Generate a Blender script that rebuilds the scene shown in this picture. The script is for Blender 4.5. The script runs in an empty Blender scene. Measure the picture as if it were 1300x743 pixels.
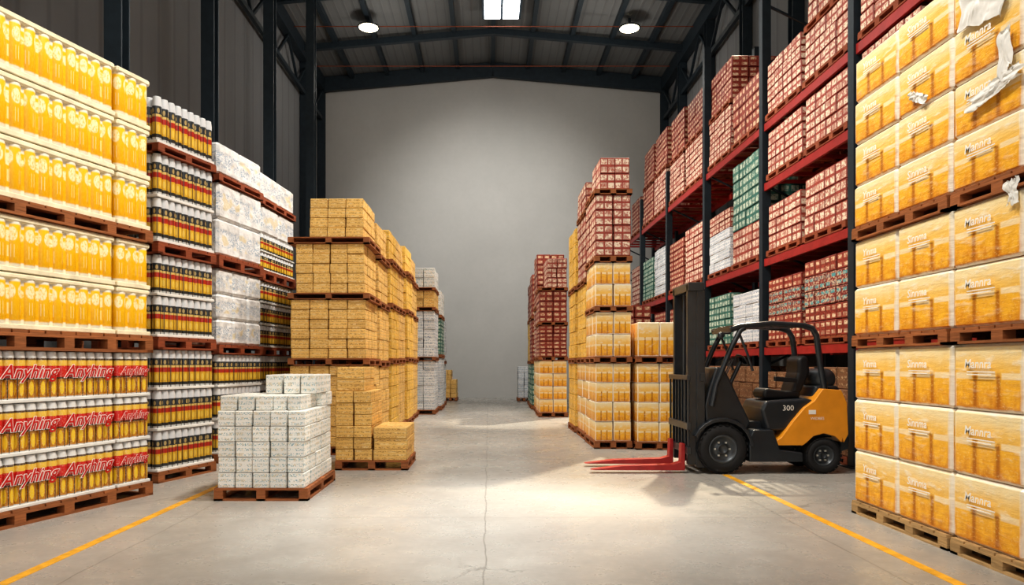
import bpy, math, random
from mathutils import Vector, Matrix
import mathutils
random.seed(7)
sc = bpy.context.scene
try:
    sc.view_settings.view_transform = 'Standard'
    sc.view_settings.look = 'Medium High Contrast'
except Exception: pass

# ------------------------------------------------------------------ materials
class M:
    def __init__(s, name, rough=.5, metal=0, coat=0, spec=.5):
        s.m = bpy.data.materials.new(name); s.m.use_nodes = True
        s.t = s.m.node_tree; s.t.nodes.clear()
        s.o = s.t.nodes.new('ShaderNodeOutputMaterial'); s.b = s.t.nodes.new('ShaderNodeBsdfPrincipled')
        s.t.links.new(s.b.outputs[0], s.o.inputs[0])
        s.b.inputs['Roughness'].default_value = rough; s.b.inputs['Metallic'].default_value = metal
        s.b.inputs['Coat Weight'].default_value = coat; s.b.inputs['Coat Roughness'].default_value = .15
        s.b.inputs['Specular IOR Level'].default_value = spec
    def n(s, t): return s.t.nodes.new(t)
    def set(s, sock, x):
        if isinstance(x, (int, float)): sock.default_value = x
        elif isinstance(x, tuple): sock.default_value = x if len(x) == 4 or sock.type == 'VECTOR' else (*x, 1)
        else: s.t.links.new(x, sock)
    def ma(s, op, a, b=None, c=None):
        k = s.n('ShaderNodeMath'); k.operation = op; s.set(k.inputs[0], a)
        if b is not None: s.set(k.inputs[1], b)
        if c is not None: s.set(k.inputs[2], c)
        return k.outputs[0]
    def step(s, a, lo, hi, t0=0., t1=1.):
        k = s.n('ShaderNodeMapRange'); s.set(k.inputs[0], a); s.set(k.inputs[1], lo); s.set(k.inputs[2], hi)
        s.set(k.inputs[3], t0); s.set(k.inputs[4], t1); return k.outputs[0]
    def mix(s, f, a, b):
        k = s.n('ShaderNodeMix'); k.data_type = 'RGBA'; s.set(k.inputs[0], f); s.set(k.inputs[6], a); s.set(k.inputs[7], b)
        return k.outputs[2]
    def comb(s, x, y, z=0.):
        k = s.n('ShaderNodeCombineXYZ'); s.set(k.inputs[0], x); s.set(k.inputs[1], y); s.set(k.inputs[2], z); return k.outputs[0]
    def sep(s, v):
        k = s.n('ShaderNodeSeparateXYZ'); s.set(k.inputs[0], v); return k.outputs
    def noise(s, v, sca=1., det=2., r=.5):
        k = s.n('ShaderNodeTexNoise'); s.set(k.inputs['Vector'], v); k.inputs['Scale'].default_value = sca
        k.inputs['Detail'].default_value = det; k.inputs['Roughness'].default_value = r; return k.outputs[0]
    def uv(s, name='UVMap'):
        k = s.n('ShaderNodeUVMap'); k.uv_map = name; o = s.sep(k.outputs[0]); return o[0], o[1]
    def obj(s):
        return s.n('ShaderNodeTexCoord').outputs['Object']
    def ramp(s, f, stops, const=False):
        k = s.n('ShaderNodeValToRGB'); s.set(k.inputs[0], f); e = k.color_ramp.elements
        if const: k.color_ramp.interpolation = 'CONSTANT'
        while len(e) < len(stops): e.new(.5)
        for i, (p, c) in enumerate(stops): e[i].position = p; e[i].color = (*c, 1)
        return k.outputs[0]
    def out(s, col, bump=None, st=.3, dist=.02):
        s.set(s.b.inputs['Base Color'], col)
        if bump is not None:
            k = s.n('ShaderNodeBump'); k.inputs['Strength'].default_value = st; k.inputs['Distance'].default_value = dist
            s.set(k.inputs['Height'], bump); s.t.links.new(k.outputs[0], s.b.inputs['Normal'])
        return s.m

def plain(name, c, rough=.5, metal=0, coat=0, var=.15, sc_=6):
    m = M(name, rough, metal, coat); n = m.noise(m.obj(), sc_, 4)
    d = tuple(x * (1 - var) for x in c); l = tuple(min(1, x * (1 + var)) for x in c)
    return m.out(m.mix(m.step(n, .3, .7), d, l), n, .1)

def mat_amber(name):
    # shrink-wrapped cartons printed with beer glasses: foam head above an amber body
    m = M(name, .42, 0, .12, .35); u, v = m.uv(); r, r2 = m.uv('R')
    n1 = m.noise(m.comb(m.ma('MULTIPLY_ADD', u, 7., m.ma('MULTIPLY', r, 30.)), m.ma('MULTIPLY', v, 2.5), m.ma('MULTIPLY', r2, 20.)), 1, 3)
    vv = m.ma('ADD', v, m.step(n1, 0, 1, -.10, .10))
    col = m.ramp(vv, [(0, (.60, .21, .012)), (.25, (.80, .36, .025)), (.48, (.88, .48, .05)), (.68, (.90, .58, .16)), (.9, (.92, .76, .44))])
    f = m.ma('FRACT', m.ma('MULTIPLY', u, 3.)); g = m.ma('ABSOLUTE', m.ma('SUBTRACT', f, .5))
    gf = m.ma('MULTIPLY', m.ma('MULTIPLY', m.step(g, .38, .46), m.step(v, .58, .52)), m.step(v, .02, .08))
    col = m.mix(m.ma('MULTIPLY', gf, .8), col, (.40, .12, .005))
    body = m.ma('MULTIPLY', m.ma('MULTIPLY', m.step(g, .36, .28), m.step(v, .50, .46)), m.step(v, .05, .09))
    n4 = m.noise(m.comb(m.ma('MULTIPLY_ADD', u, 12., m.ma('MULTIPLY', r, 9.)), m.ma('MULTIPLY', v, 6.), r), 1, 3)
    col = m.mix(m.ma('MULTIPLY', body, m.step(n4, .35, .65, .0, .8)), col, (.95, .52, .04))
    foam = m.ma('MULTIPLY', m.ma('MULTIPLY', m.step(g, .40, .34), m.step(m.ma('ABSOLUTE', m.ma('SUBTRACT', v, .52)), .055, .04)), .65)
    col = m.mix(foam, col, (.93, .82, .58))
    n2 = m.noise(m.comb(m.ma('MULTIPLY_ADD', u, 30., r), m.ma('MULTIPLY', v, 30.), m.ma('MULTIPLY', r2, 20.)), 1, 3, .6)
    col = m.mix(m.step(n2, .56, .72, 0, .5), col, (.95, .72, .30))
    e = m.ma('MAXIMUM', m.ma('ABSOLUTE', m.ma('SUBTRACT', u, .5)), m.ma('ABSOLUTE', m.ma('SUBTRACT', v, .5)))
    en = m.ma('ADD', e, m.step(n1, 0, 1, -.03, .03))
    col = m.mix(m.step(en, .45, .48, 0, .8), col, (.88, .84, .74))
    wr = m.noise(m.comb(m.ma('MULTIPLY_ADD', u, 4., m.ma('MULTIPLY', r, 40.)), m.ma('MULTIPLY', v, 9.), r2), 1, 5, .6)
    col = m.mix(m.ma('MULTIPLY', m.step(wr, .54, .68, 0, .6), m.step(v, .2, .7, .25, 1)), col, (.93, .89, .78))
    return m.out(col, wr, .4, .03)

def mat_print(name, base, ink, ink2, nu=24., nv=9., th=.54, rows=3, cov=.8, rough=.6, edge=.45, big=.7):
    m = M(name, rough); u, v = m.uv(); r, r2 = m.uv('R')
    vec = m.comb(m.ma('MULTIPLY_ADD', u, nu, m.ma('MULTIPLY', r, 50.)), m.ma('MULTIPLY', v, nv), m.ma('MULTIPLY', r2, 30.))
    n = m.noise(vec, 1, 2, .6)
    rowf = m.ma('FRACT', m.ma('MULTIPLY', v, float(rows)))
    rm = m.ma('MULTIPLY', m.step(rowf, .16, .24), m.step(rowf, .84, .76))
    b2 = m.mix(m.ma('MULTIPLY', r, .7), base, tuple(x * .74 for x in base))
    col = m.mix(m.ma('MULTIPLY', m.ma('MULTIPLY', m.step(n, th, th + .05), rm), cov), b2, ink)
    vec3 = m.comb(m.ma('MULTIPLY_ADD', u, nu * .25, m.ma('MULTIPLY', r2, 50.)), m.ma('MULTIPLY', v, nv * .4), m.ma('MULTIPLY', r, 30.))
    n3 = m.noise(vec3, 1, 1)
    col = m.mix(m.ma('MULTIPLY', m.ma('MULTIPLY', m.step(n3, .54, .58), big), rm), col, ink2)
    e = m.ma('MAXIMUM', m.ma('ABSOLUTE', m.ma('SUBTRACT', u, .5)), m.ma('ABSOLUTE', m.ma('SUBTRACT', v, .5)))
    col = m.mix(m.step(e, .455, .5, 0, edge), col, tuple(x * .3 for x in base))
    return m.out(col, n, .08)

def mat_panel(name, base, pan, ink, cu, cv, pw=.36, ph=.34, rough=.55):
    # trays of printed packets: a grid of small pale panels with coloured marks on a strong ground
    m = M(name, rough); u, v = m.uv(); r, r2 = m.uv('R')
    a = m.ma('ABSOLUTE', m.ma('SUBTRACT', m.ma('FRACT', m.ma('MULTIPLY', u, float(cu))), .5))
    c = m.ma('ABSOLUTE', m.ma('SUBTRACT', m.ma('FRACT', m.ma('MULTIPLY', v, float(cv))), .5))
    p = m.ma('MULTIPLY', m.step(a, pw, pw - .07), m.step(c, ph, ph - .07))
    n = m.noise(m.comb(m.ma('MULTIPLY_ADD', u, cu * 4., m.ma('MULTIPLY', r, 60.)), m.ma('MULTIPLY', v, cv * 3.5), m.ma('MULTIPLY', r2, 30.)), 1, 2, .6)
    nb = m.noise(m.comb(m.ma('MULTIPLY_ADD', u, cu * 1.2, m.ma('MULTIPLY', r, 60.)), m.ma('MULTIPLY', v, cv * 1.), m.ma('MULTIPLY', r2, 30.)), 1, 1)
    b2 = m.mix(m.ma('MULTIPLY', r2, .7), base, tuple(x * .6 for x in base))
    col = m.mix(m.ma('MULTIPLY', p, m.step(nb, .36, .5, .35, .95)), b2, pan)
    col = m.mix(m.ma('MULTIPLY', m.step(n, .52, .57), .8), col, ink)
    e = m.ma('MAXIMUM', m.ma('ABSOLUTE', m.ma('SUBTRACT', u, .5)), m.ma('ABSOLUTE', m.ma('SUBTRACT', v, .5)))
    col = m.mix(m.step(e, .46, .5, 0, .7), col, tuple(x * .25 for x in base))
    return m.out(col, n, .08)

def mat_can_yellow(name):
    m = M(name, .35, 0, .2); u, v = m.uv(); r, r2 = m.uv('R')
    f = m.ma('SUBTRACT', m.ma('FRACT', m.ma('MULTIPLY', u, 4.)), .5)
    d = m.ma('ADD', m.ma('POWER', m.ma('DIVIDE', m.ma('ABSOLUTE', f), .40), 2.), m.ma('POWER', m.ma('ABSOLUTE', m.ma('DIVIDE', m.ma('SUBTRACT', v, .66), .13)), 2.))
    n = m.noise(m.comb(m.ma('MULTIPLY', u, 40.), m.ma('MULTIPLY', v, 16.), m.ma('MULTIPLY', r, 30.)), 1, 2)
    col = m.mix(m.step(v, .1, .8), (.84, .42, .002), (.92, .54, .008))
    col = m.mix(m.step(n, .5, .62, 0, .3), col, (.93, .62, .06))
    col = m.mix(m.ma('MULTIPLY', m.step(d, 1.15, .8, 0, .9), m.step(n, .35, .52, .25, 1)), col, (.93, .84, .55))
    d3 = m.ma('MULTIPLY', m.step(m.ma('ABSOLUTE', m.ma('SUBTRACT', v, .34)), .13, .11), m.step(m.ma('ABSOLUTE', m.ma('SUBTRACT', m.ma('ABSOLUTE', f), .12)), .035, .02))
    col = m.mix(m.ma('MULTIPLY', d3, .7), col, (.93, .80, .42))
    col = m.mix(m.step(v, .83, .86), col, (.85, .80, .68))
    col = m.mix(m.step(v, .12, .09), col, (.85, .78, .6))
    return m.out(col)
def mat_can_red(name):
    m = M(name, .3, 0, .3); u, v = m.uv(); r, r2 = m.uv('R')
    f = m.ma('SUBTRACT', m.ma('FRACT', m.ma('MULTIPLY', u, 5.)), .5)
    col = m.ramp(v, [(0, (.6, .6, .58)), (.05, (.55, .22, .01)), (.42, (.10, .04, .02)), (.46, (.62, .02, .015)), (.70, (.80, .52, .07)), (.82, (.10, .06, .04)), (.86, (.75, .75, .74))], True)
    d = m.ma('ADD', m.ma('POWER', m.ma('DIVIDE', m.ma('ABSOLUTE', f), .3), 2.), m.ma('POWER', m.ma('ABSOLUTE', m.ma('DIVIDE', m.ma('SUBTRACT', v, .24), .15)), 2.))
    col = m.mix(m.step(d, 1.1, .8), col, (.90, .60, .03))
    d2 = m.ma('MULTIPLY', m.step(m.ma('ABSOLUTE', f), .42, .46), m.step(v, .46, .42))
    col = m.mix(d2, col, (.05, .03, .02))
    n = m.noise(m.comb(m.ma('MULTIPLY', u, 30.), m.ma('MULTIPLY', v, 30.), r), 1, 2)
    col = m.mix(m.step(n, .56, .62, 0, .3), col, (.8, .7, .5))
    return m.out(col)
def mat_can_dark(name):
    m = M(name, .3, 0, .4); u, v = m.uv(); r, r2 = m.uv('R')
    f = m.ma('SUBTRACT', m.ma('FRACT', m.ma('MULTIPLY', u, 5.)), .5)
    col = m.ramp(v, [(0, (.62, .62, .60)), (.08, (.03, .03, .03)), (.16, (.74, .44, .03)), (.42, (.46, .03, .015)), (.54, (.70, .50, .16)), (.60, (.03, .035, .04)), (.78, (.66, .67, .68))], True)
    d = m.ma('ADD', m.ma('POWER', m.ma('DIVIDE', m.ma('ABSOLUTE', f), .26), 2.), m.ma('POWER', m.ma('ABSOLUTE', m.ma('DIVIDE', m.ma('SUBTRACT', v, .29), .09)), 2.))
    col = m.mix(m.step(d, 1.1, .8, 0, .8), col, (.85, .62, .12))
    d = m.ma('ADD', m.ma('POWER', m.ma('DIVIDE', m.ma('ABSOLUTE', f), .24), 2.), m.ma('POWER', m.ma('ABSOLUTE', m.ma('DIVIDE', m.ma('SUBTRACT', v, .68), .06)), 2.))
    col = m.mix(m.step(d, 1.1, .8, 0, .8), col, (.55, .40, .16))
    col = m.mix(m.ma('MULTIPLY', m.step(m.ma('ABSOLUTE', f), .38, .44, 0, .8), m.step(v, .78, .74)), col, (.02, .02, .02))
    return m.out(col)
def mat_pouch(name):
    m = M(name, .4, 0, .2); u, v = m.uv(); r, r2 = m.uv('R')
    n = m.noise(m.comb(m.ma('MULTIPLY_ADD', u, 4., m.ma('MULTIPLY', r, 40.)), m.ma('MULTIPLY', v, 4.), r2), 1, 4, .55)
    n2 = m.noise(m.comb(m.ma('MULTIPLY_ADD', u, 22., m.ma('MULTIPLY', r2, 40.)), m.ma('MULTIPLY', v, 26.), r), 1, 2, .6)
    nb = m.noise(m.comb(m.ma('MULTIPLY_ADD', u, 3., m.ma('MULTIPLY', r2, 90.)), m.ma('MULTIPLY', v, 3.), r), 1, 1)
    col = m.mix(m.step(n, .35, .6), (.60, .60, .60), (.84, .84, .83))
    band = m.ma('MULTIPLY', m.step(v, .22, .27), m.step(v, .76, .70))
    col = m.mix(m.ma('MULTIPLY', m.ma('MULTIPLY', m.step(n2, .51, .55), band), m.step(nb, .44, .5, .15, .8)), col, (.24, .34, .46))
    col = m.mix(m.ma('MULTIPLY', m.step(nb, .42, .36), m.ma('MULTIPLY', band, .5)), col, (.70, .54, .20))
    return m.out(col, n, .5, .05)
def mat_wood(name, c):
    m = M(name, .7); o = m.sep(m.obj())
    n = m.noise(m.comb(m.ma('MULTIPLY', o[0], 5.), m.ma('MULTIPLY', o[1], 5.), m.ma('MULTIPLY', o[2], 60.)), 1, 4)
    r, r2 = m.uv('R')
    col = m.mix(m.step(n, .3, .7), tuple(x * .6 for x in c), c)
    col = m.mix(m.ma('MULTIPLY', r, .45), col, tuple(x * .35 for x in c))
    return m.out(col, n, .3)

def mat_floor():
    m = M('polished_concrete', .3); o = m.sep(m.obj()); P = m.obj()
    n1 = m.noise(P, .35, 6, .6); n2 = m.noise(P, 2.2, 8, .65); n3 = m.noise(P, 18, 4, .6)
    col = m.mix(m.step(n1, .35, .65), (.33, .315, .29), (.47, .455, .42))
    col = m.mix(m.step(n2, .42, .7, 0, .55), col, (.27, .25, .225))
    col = m.mix(m.step(n3, .5, .75, 0, .25), col, (.55, .53, .50))
    wob = m.step(m.noise(P, 1.5, 3), 0, 1, -.04, .04)
    fx = m.ma('ABSOLUTE', m.ma('SUBTRACT', m.ma('FRACT', m.ma('DIVIDE', m.ma('ADD', m.ma('ADD', o[0], 1.53), wob), 3.)), .5))
    fy = m.ma('ABSOLUTE', m.ma('SUBTRACT', m.ma('FRACT', m.ma('DIVIDE', m.ma('ADD', m.ma('ADD', o[1], .9), wob), 2.3)), .5))
    ln = m.ma('MAXIMUM', m.step(fx, .0028, .0012), m.step(fy, .004, .0015, 0, .8))
    k = m.n('ShaderNodeTexVoronoi'); k.feature = 'DISTANCE_TO_EDGE'; k.inputs['Scale'].default_value = .32
    k2 = m.n('ShaderNodeVectorMath'); k2.operation = 'ADD'; m.set(k2.inputs[0], P)
    m.set(k2.inputs[1], m.comb(m.step(n2, 0, 1, -.6, .6), m.step(m.noise(P, 1.3, 6), 0, 1, -.8, .8)))
    m.set(k.inputs['Vector'], k2.outputs[0])
    cr = m.ma('MULTIPLY', m.step(k.outputs['Distance'], .004, .0015), m.step(n1, .50, .56))
    ln = m.ma('MAXIMUM', ln, cr)
    col = m.mix(m.ma('MULTIPLY', ln, .45), col, (.10, .09, .08))
    m.set(m.b.inputs['Roughness'], m.step(n2, .3, .7, .18, .42))
    return m.out(col, m.ma('SUBTRACT', m.ma('MULTIPLY', n3, .1), m.ma('MULTIPLY', ln, .5)), .2, .01)

def mat_wall(name, c, ribs=0, axis=1):
    m = M(name, .85); P = m.obj(); o = m.sep(P); n = m.noise(P, .4, 6, .6); n2 = m.noise(P, 6, 4)
    col = m.mix(m.step(n, .3, .7), tuple(x * .9 for x in c), c)
    col = m.mix(m.step(n2, .4, .7, 0, .15), col, tuple(x * .8 for x in c))
    h = n2
    if ribs:
        f = m.ma('ABSOLUTE', m.ma('SUBTRACT', m.ma('FRACT', m.ma('MULTIPLY', o[axis], ribs)), .5))
        h = m.step(f, .3, .4); col = m.mix(m.step(f, .4, .46, 0, .4), col, tuple(x * .5 for x in c))
    return m.out(col, h, .3 if ribs else .05, .03)

MAT = {
 'amber': mat_amber('amber_carton_shrinkwrap'),
 'kraft': mat_print('ochre_printed_carton', (.88, .56, .17), (.34, .14, .03), (.93, .74, .40), 18, 15, .50, rows=3, cov=.75, big=.45),
 'kraft2': mat_print('yellow_printed_carton', (.92, .58, .11), (.46, .20, .03), (.95, .76, .36), 14, 12, .51, rows=2, cov=.7, big=.45),
 'maroon': mat_panel('red_printed_carton', (.27, .036, .024), (.78, .60, .40), (.36, .07, .04), 2, 2, .36, .28),
 'redcream': mat_panel('cream_red_carton', (.33, .05, .035), (.84, .72, .56), (.40, .08, .05), 2, 2, .44, .38),
 'teal': mat_panel('green_printed_carton', (.05, .16, .12), (.62, .68, .55), (.04, .20, .17), 2, 2, .40, .36),
 'tealred': mat_panel('red_teal_carton', (.26, .035, .03), (.08, .34, .36), (.66, .5, .34), 2, 2, .40, .25),
 'white': mat_print('white_printed_carton', (.94, .93, .88), (.12, .32, .40), (.66, .54, .34), 15, 11, .53, rows=3, cov=.8, edge=.5, big=.5),
 'whiteblue': mat_print('white_blue_carton', (.84, .85, .85), (.08, .17, .32), (.36, .46, .52), 16, 14, .52, rows=3, cov=.85, edge=.4, big=.5),
 'brown': mat_print('brown_carton', (.24, .11, .05), (.5, .35, .2), (.12, .05, .02), 14, 12, .54),
 'pouch': mat_pouch('white_film_pack'),
 'can_y': mat_can_yellow('yellow_drink_can'), 'can_r': mat_can_red('red_gold_drink_can'), 'can_d': mat_can_dark('dark_drink_can'),
 'film': plain('white_shrink_film', (.78, .77, .73), .3, 0, .2, .08),
 'filmy': plain('yellow_shrink_film', (.88, .78, .55), .3, 0, .2, .15),
 'wood': mat_wood('pallet_wood', (.42, .145, .045)), 'woodr': mat_wood('red_stained_pallet_wood', (.36, .085, .03)),
 'woodl': mat_wood('light_pallet_wood', (.62, .40, .18)),
 'redpaint': plain('red_rack_paint', (.32, .022, .018), .45),
 'navy': plain('dark_steel_paint', (.020, .031, .041), .5, .2),
 'txt_w': plain('white_ink', (.90, .88, .82), .5, var=.02), 'txt_r': plain('red_ink', (.55, .015, .012), .4, var=.05),
 'txt_k': plain('dark_ink', (.05, .04, .04), .5, var=.02),
}
MK = list(MAT.keys())

# ------------------------------------------------------------------ mesh builder
TXT = {}
def text_geo(s, shear=0., off=0.):
    key = (s, shear, off)
    if key in TXT: return TXT[key]
    cu = bpy.data.curves.new('t', 'FONT'); cu.body = s; cu.size = 1; cu.align_x = 'CENTER'; cu.align_y = 'CENTER'
    cu.shear = shear; cu.offset = off; cu.resolution_u = 2
    ob = bpy.data.objects.new('t', cu); sc.collection.objects.link(ob); bpy.context.view_layer.update()
    me = bpy.data.meshes.new_from_object(ob.evaluated_get(bpy.context.evaluated_depsgraph_get()))
    TXT[key] = ([tuple(v.co) for v in me.vertices], [tuple(p.vertices) for p in me.polygons])
    bpy.data.objects.remove(ob); bpy.data.meshes.remove(me); bpy.data.curves.remove(cu)
    return TXT[key]

class MB:
    def __init__(s): s.v = []; s.f = []; s.m = []; s.uv = []; s.r = []; s.sm = []
    def face(s, idx, mat, uvs, r, smooth=False):
        s.f.append(idx); s.m.append(mat); s.uv += uvs; s.r += [r] * len(idx); s.sm.append(smooth)
    def box(s, x0, y0, z0, x1, y1, z1, mat, ch=0., top=None):
        mi = MK.index(mat) if isinstance(mat, str) else mat
        r = (random.random(), random.random()); b = len(s.v); q = [(0, 0), (1, 0), (1, 1), (0, 1)]
        if ch <= 0:
            s.v += [(x0,y0,z0),(x1,y0,z0),(x1,y1,z0),(x0,y1,z0),(x0,y0,z1),(x1,y0,z1),(x1,y1,z1),(x0,y1,z1)]
            for k, idx in enumerate([(0,1,5,4),(1,2,6,5),(2,3,7,6),(3,0,4,7),(4,5,6,7),(3,2,1,0)]):
                s.face([b + i for i in idx], mi, q, r)
            return
        lo = (x0, y0, z0); hi = (x1, y1, z1); c = [(lo[i] + hi[i]) / 2 for i in range(3)]
        ids = {}
        for sx in (0, 1):
            for sy in (0, 1):
                for sz in (0, 1):
                    S = (sx, sy, sz)
                    for a in range(3):
                        p = []
                        for i in range(3):
                            t = hi[i] if S[i] else lo[i]
                            if i != a: t += -ch if S[i] else ch
                            p.append(t)
                        ids[S, a] = len(s.v); s.v.append(tuple(p))
        def uvof(p, a, sg):
            t = [(p[i] - lo[i]) / max(1e-6, hi[i] - lo[i]) for i in range(3)]
            if a == 0: return (t[1] if sg else 1 - t[1], t[2])
            if a == 1: return (1 - t[0] if sg else t[0], t[2])
            return (t[0], t[1])
        def add(idx, a, sg):
            P = [Vector(s.v[i]) for i in idx]
            nrm = (P[1] - P[0]).cross(P[2] - P[0]); ce = sum(P, Vector()) / len(P)
            if nrm.dot(ce - Vector(c)) < 0: idx = idx[::-1]
            s.face(idx, mi, [uvof(s.v[i], a, sg) for i in idx], r)
        for a in range(3):
            o1, o2 = [i for i in range(3) if i != a]
            for sg in (0, 1):
                L = []
                for (p, q2) in ((0,0),(1,0),(1,1),(0,1)):
                    S = [0,0,0]; S[a] = sg; S[o1] = p; S[o2] = q2; L.append(ids[tuple(S), a])
                add(L, a, sg)
            for p in (0, 1):
                for q2 in (0, 1):
                    S0 = [0,0,0]; S0[o1] = p; S0[o2] = q2; S1 = list(S0); S1[a] = 1
                    add([ids[tuple(S0), o1], ids[tuple(S1), o1], ids[tuple(S1), o2], ids[tuple(S0), o2]], o1, p)
        for sx in (0, 1):
            for sy in (0, 1):
                for sz in (0, 1):
                    add([ids[(sx,sy,sz), 0], ids[(sx,sy,sz), 1], ids[(sx,sy,sz), 2]], 0, sx)
    def can(s, cx, cy, z0, z1, rad, mat, seg=12):
        mi = MK.index(mat); r = (random.random(), random.random()); b = len(s.v); h = z1 - z0
        rings = [(rad * .9, 0), (rad, .04), (rad, .88), (rad * .84, .98), (rad * .84, 1.)]
        ph = random.random() * 6
        for (rr, t) in rings:
            for i in range(seg):
                a = ph + 2 * math.pi * i / seg; s.v.append((cx + rr * math.cos(a), cy + rr * math.sin(a), z0 + h * t))
        for k in range(len(rings) - 1):
            for i in range(seg):
                j = (i + 1) % seg
                s.face([b + k*seg + i, b + k*seg + j, b + (k+1)*seg + j, b + (k+1)*seg + i], mi,
                       [(i/seg, rings[k][1]), ((i+1)/seg, rings[k][1]), ((i+1)/seg, rings[k+1][1]), (i/seg, rings[k+1][1])], r, True)
        k = len(rings) - 1
        s.face([b + k*seg + i for i in range(seg)], mi, [(0, 1)] * seg, r)
    def text(s, string, c, u, w, size, mat, shear=0., off=0.):
        V, F = text_geo(string, shear, off); b = len(s.v); mi = MK.index(mat)
        u = Vector(u) * size; w = Vector(w) * size; c = Vector(c)
        for p in V: s.v.append(tuple(c + u * p[0] + w * p[1]))
        for f in F: s.face([b + i for i in f], mi, [(0, 0)] * len(f), (.5, .5))
    def pallet(s, x0, y0, z0, x1, y1, h=.14, mat='wood'):
        t = h * .16
        L = y1 - y0; n = max(5, int(L / .17)); w = L / n
        for i in range(n): s.box(x0, y0 + i*w + .01, z0 + h - t, x1, y0 + (i+1)*w - .01, z0 + h, mat)
        for k in range(3):
            xx = x0 + k * (x1 - x0 - .1) / 2
            s.box(xx, y0, z0 + h - 2*t, xx + .1, y1, z0 + h - t, mat)
            for j in range(max(3, int(L / .5) + 1)):
                nb = max(3, int(L / .5) + 1); yy = y0 + j * (y1 - y0 - .12) / (nb - 1)
                s.box(xx, yy, z0 + t, xx + .1, yy + .12, z0 + h - 2*t, mat)
            s.box(xx, y0, z0, xx + .1, y1, z0 + t, mat)
        s.box(x0, y0, z0, x1, y0 + .09, z0 + t, mat); s.box(x0, y1 - .09, z0, x1, y1, z0 + t, mat)
    def boxes(s, x0, y0, z0, x1, y1, z1, kind, nx, ny, nz, ch=0., jit=.006, gap=.005):
        wx, wy, wz = (x1-x0)/nx, (y1-y0)/ny, (z1-z0)/nz
        kinds = kind if isinstance(kind, (list, tuple)) else [kind]
        for k in range(nz):
            for i in range(nx):
                for j in range(ny):
                    if 0 < i < nx-1 and 0 < j < ny-1 and k < nz-1: continue
                    a, b_ = random.uniform(-jit, jit), random.uniform(-jit, jit)
                    kk = kinds[(k * len(kinds)) // nz] if len(kinds) > 1 else kinds[0]
                    s.box(x0+i*wx+gap+a, y0+j*wy+gap+b_, z0+k*wz, x0+(i+1)*wx-gap+a, y0+(j+1)*wy-gap+b_, z0+(k+1)*wz-.004, kk, ch)
    def cans(s, x0, y0, z0, x1, y1, z1, kind, sp, nz, tray='film', bb=.07, bt=0.):
        wz = (z1-z0)/nz; nx = max(2, round((x1-x0)/sp)); ny = max(2, round((y1-y0)/sp)); sx = (x1-x0)/nx; sy = (y1-y0)/ny
        for k in range(nz):
            a = z0 + k*wz; th = wz * bb
            s.box(x0-.004, y0-.004, a, x1+.004, y1+.004, a+th, tray, .006)
            if bt: s.box(x0-.004, y0-.004, a+wz*(1-bt), x1+.004, y1+.004, a+wz-.006, tray, .02)
            cr = .22 if kind == 'can_y' else .4
            s.box(x0+sx*cr, y0+sy*cr, a+th, x1-sx*cr, y1-sy*cr, a+wz*.90, kind if kind == 'can_y' else tray)
            for i in range(nx):
                for j in range(ny):
                    if 0 < i < nx-1 and 0 < j < ny-1: continue
                    s.can(x0+(i+.5)*sx, y0+(j+.5)*sy, a+th*.6, a+wz-.008, min(sx, sy)*.495, kind)
    def obj(s, name, loc=(0,0,0), rot=0., parent=None, mats=None):
        me = bpy.data.meshes.new(name); me.from_pydata(s.v, [], s.f)
        full = mats or [MAT[k] for k in MK]; used = sorted(set(s.m)); remap = {u: i for i, u in enumerate(used)}
        for u in used: me.materials.append(full[u])
        me.polygons.foreach_set('material_index', [remap[x] for x in s.m]); me.polygons.foreach_set('use_smooth', s.sm)
        l = me.uv_layers.new(name='UVMap'); l.data.foreach_set('uv', [c for p in s.uv for c in p])
        l = me.uv_layers.new(name='R'); l.data.foreach_set('uv', [c for p in s.r for c in p])
        me.update()
        ob = bpy.data.objects.new(name, me); sc.collection.objects.link(ob); ob.location = loc; ob.rotation_euler[2] = rot
        if parent: ob.parent = parent
        return ob

R = math.radians
# ------------------------------------------------------------------ room shell
XL, XR, YB, YF, ZE, ZR = -7.75, 8.15, 32.4, -3.0, 14.55, 15.25
XM = .2
def slab(name, x0, y0, z0, x1, y1, z1, mat):
    b = MB(); b.box(x0, y0, z0, x1, y1, z1, 0); return b.obj(name, mats=[mat])
slab('floor', XL-.3, YF-14, -.2, XR+.3, YB+.3, 0, mat_floor())
wb = bpy.data.meshes.new('wall_back')
wb.from_pydata([(XL-.3,YB,0),(XR+.3,YB,0),(XR+.3,YB,ZE+.3),(XM,YB,ZR+.3),(XL-.3,YB,ZE+.3),(XL-.3,YB+.3,0),(XR+.3,YB+.3,0),(XR+.3,YB+.3,ZE+.3),(XM,YB+.3,ZR+.3),(XL-.3,YB+.3,ZE+.3)], [],
   [(0,1,2,3,4),(9,8,7,6,5),(0,5,6,1),(1,6,7,2),(2,7,8,3),(3,8,9,4),(4,9,5,0)])
wb.materials.append(mat_wall('grey_plaster', (.44, .435, .415))); wb.update()
sc.collection.objects.link(bpy.data.objects.new('wall_back', wb))
mw = mat_wall('grey_wall_panel', (.17, .175, .18), 1.2, 1)
slab('wall_left', XL-.3, YF, 0, XL, YB, ZE+.3, mw)
slab('wall_right', XR, YF, 0, XR+.3, YB, ZE+.3, mw)
cm = bpy.data.meshes.new('ceiling')
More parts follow.
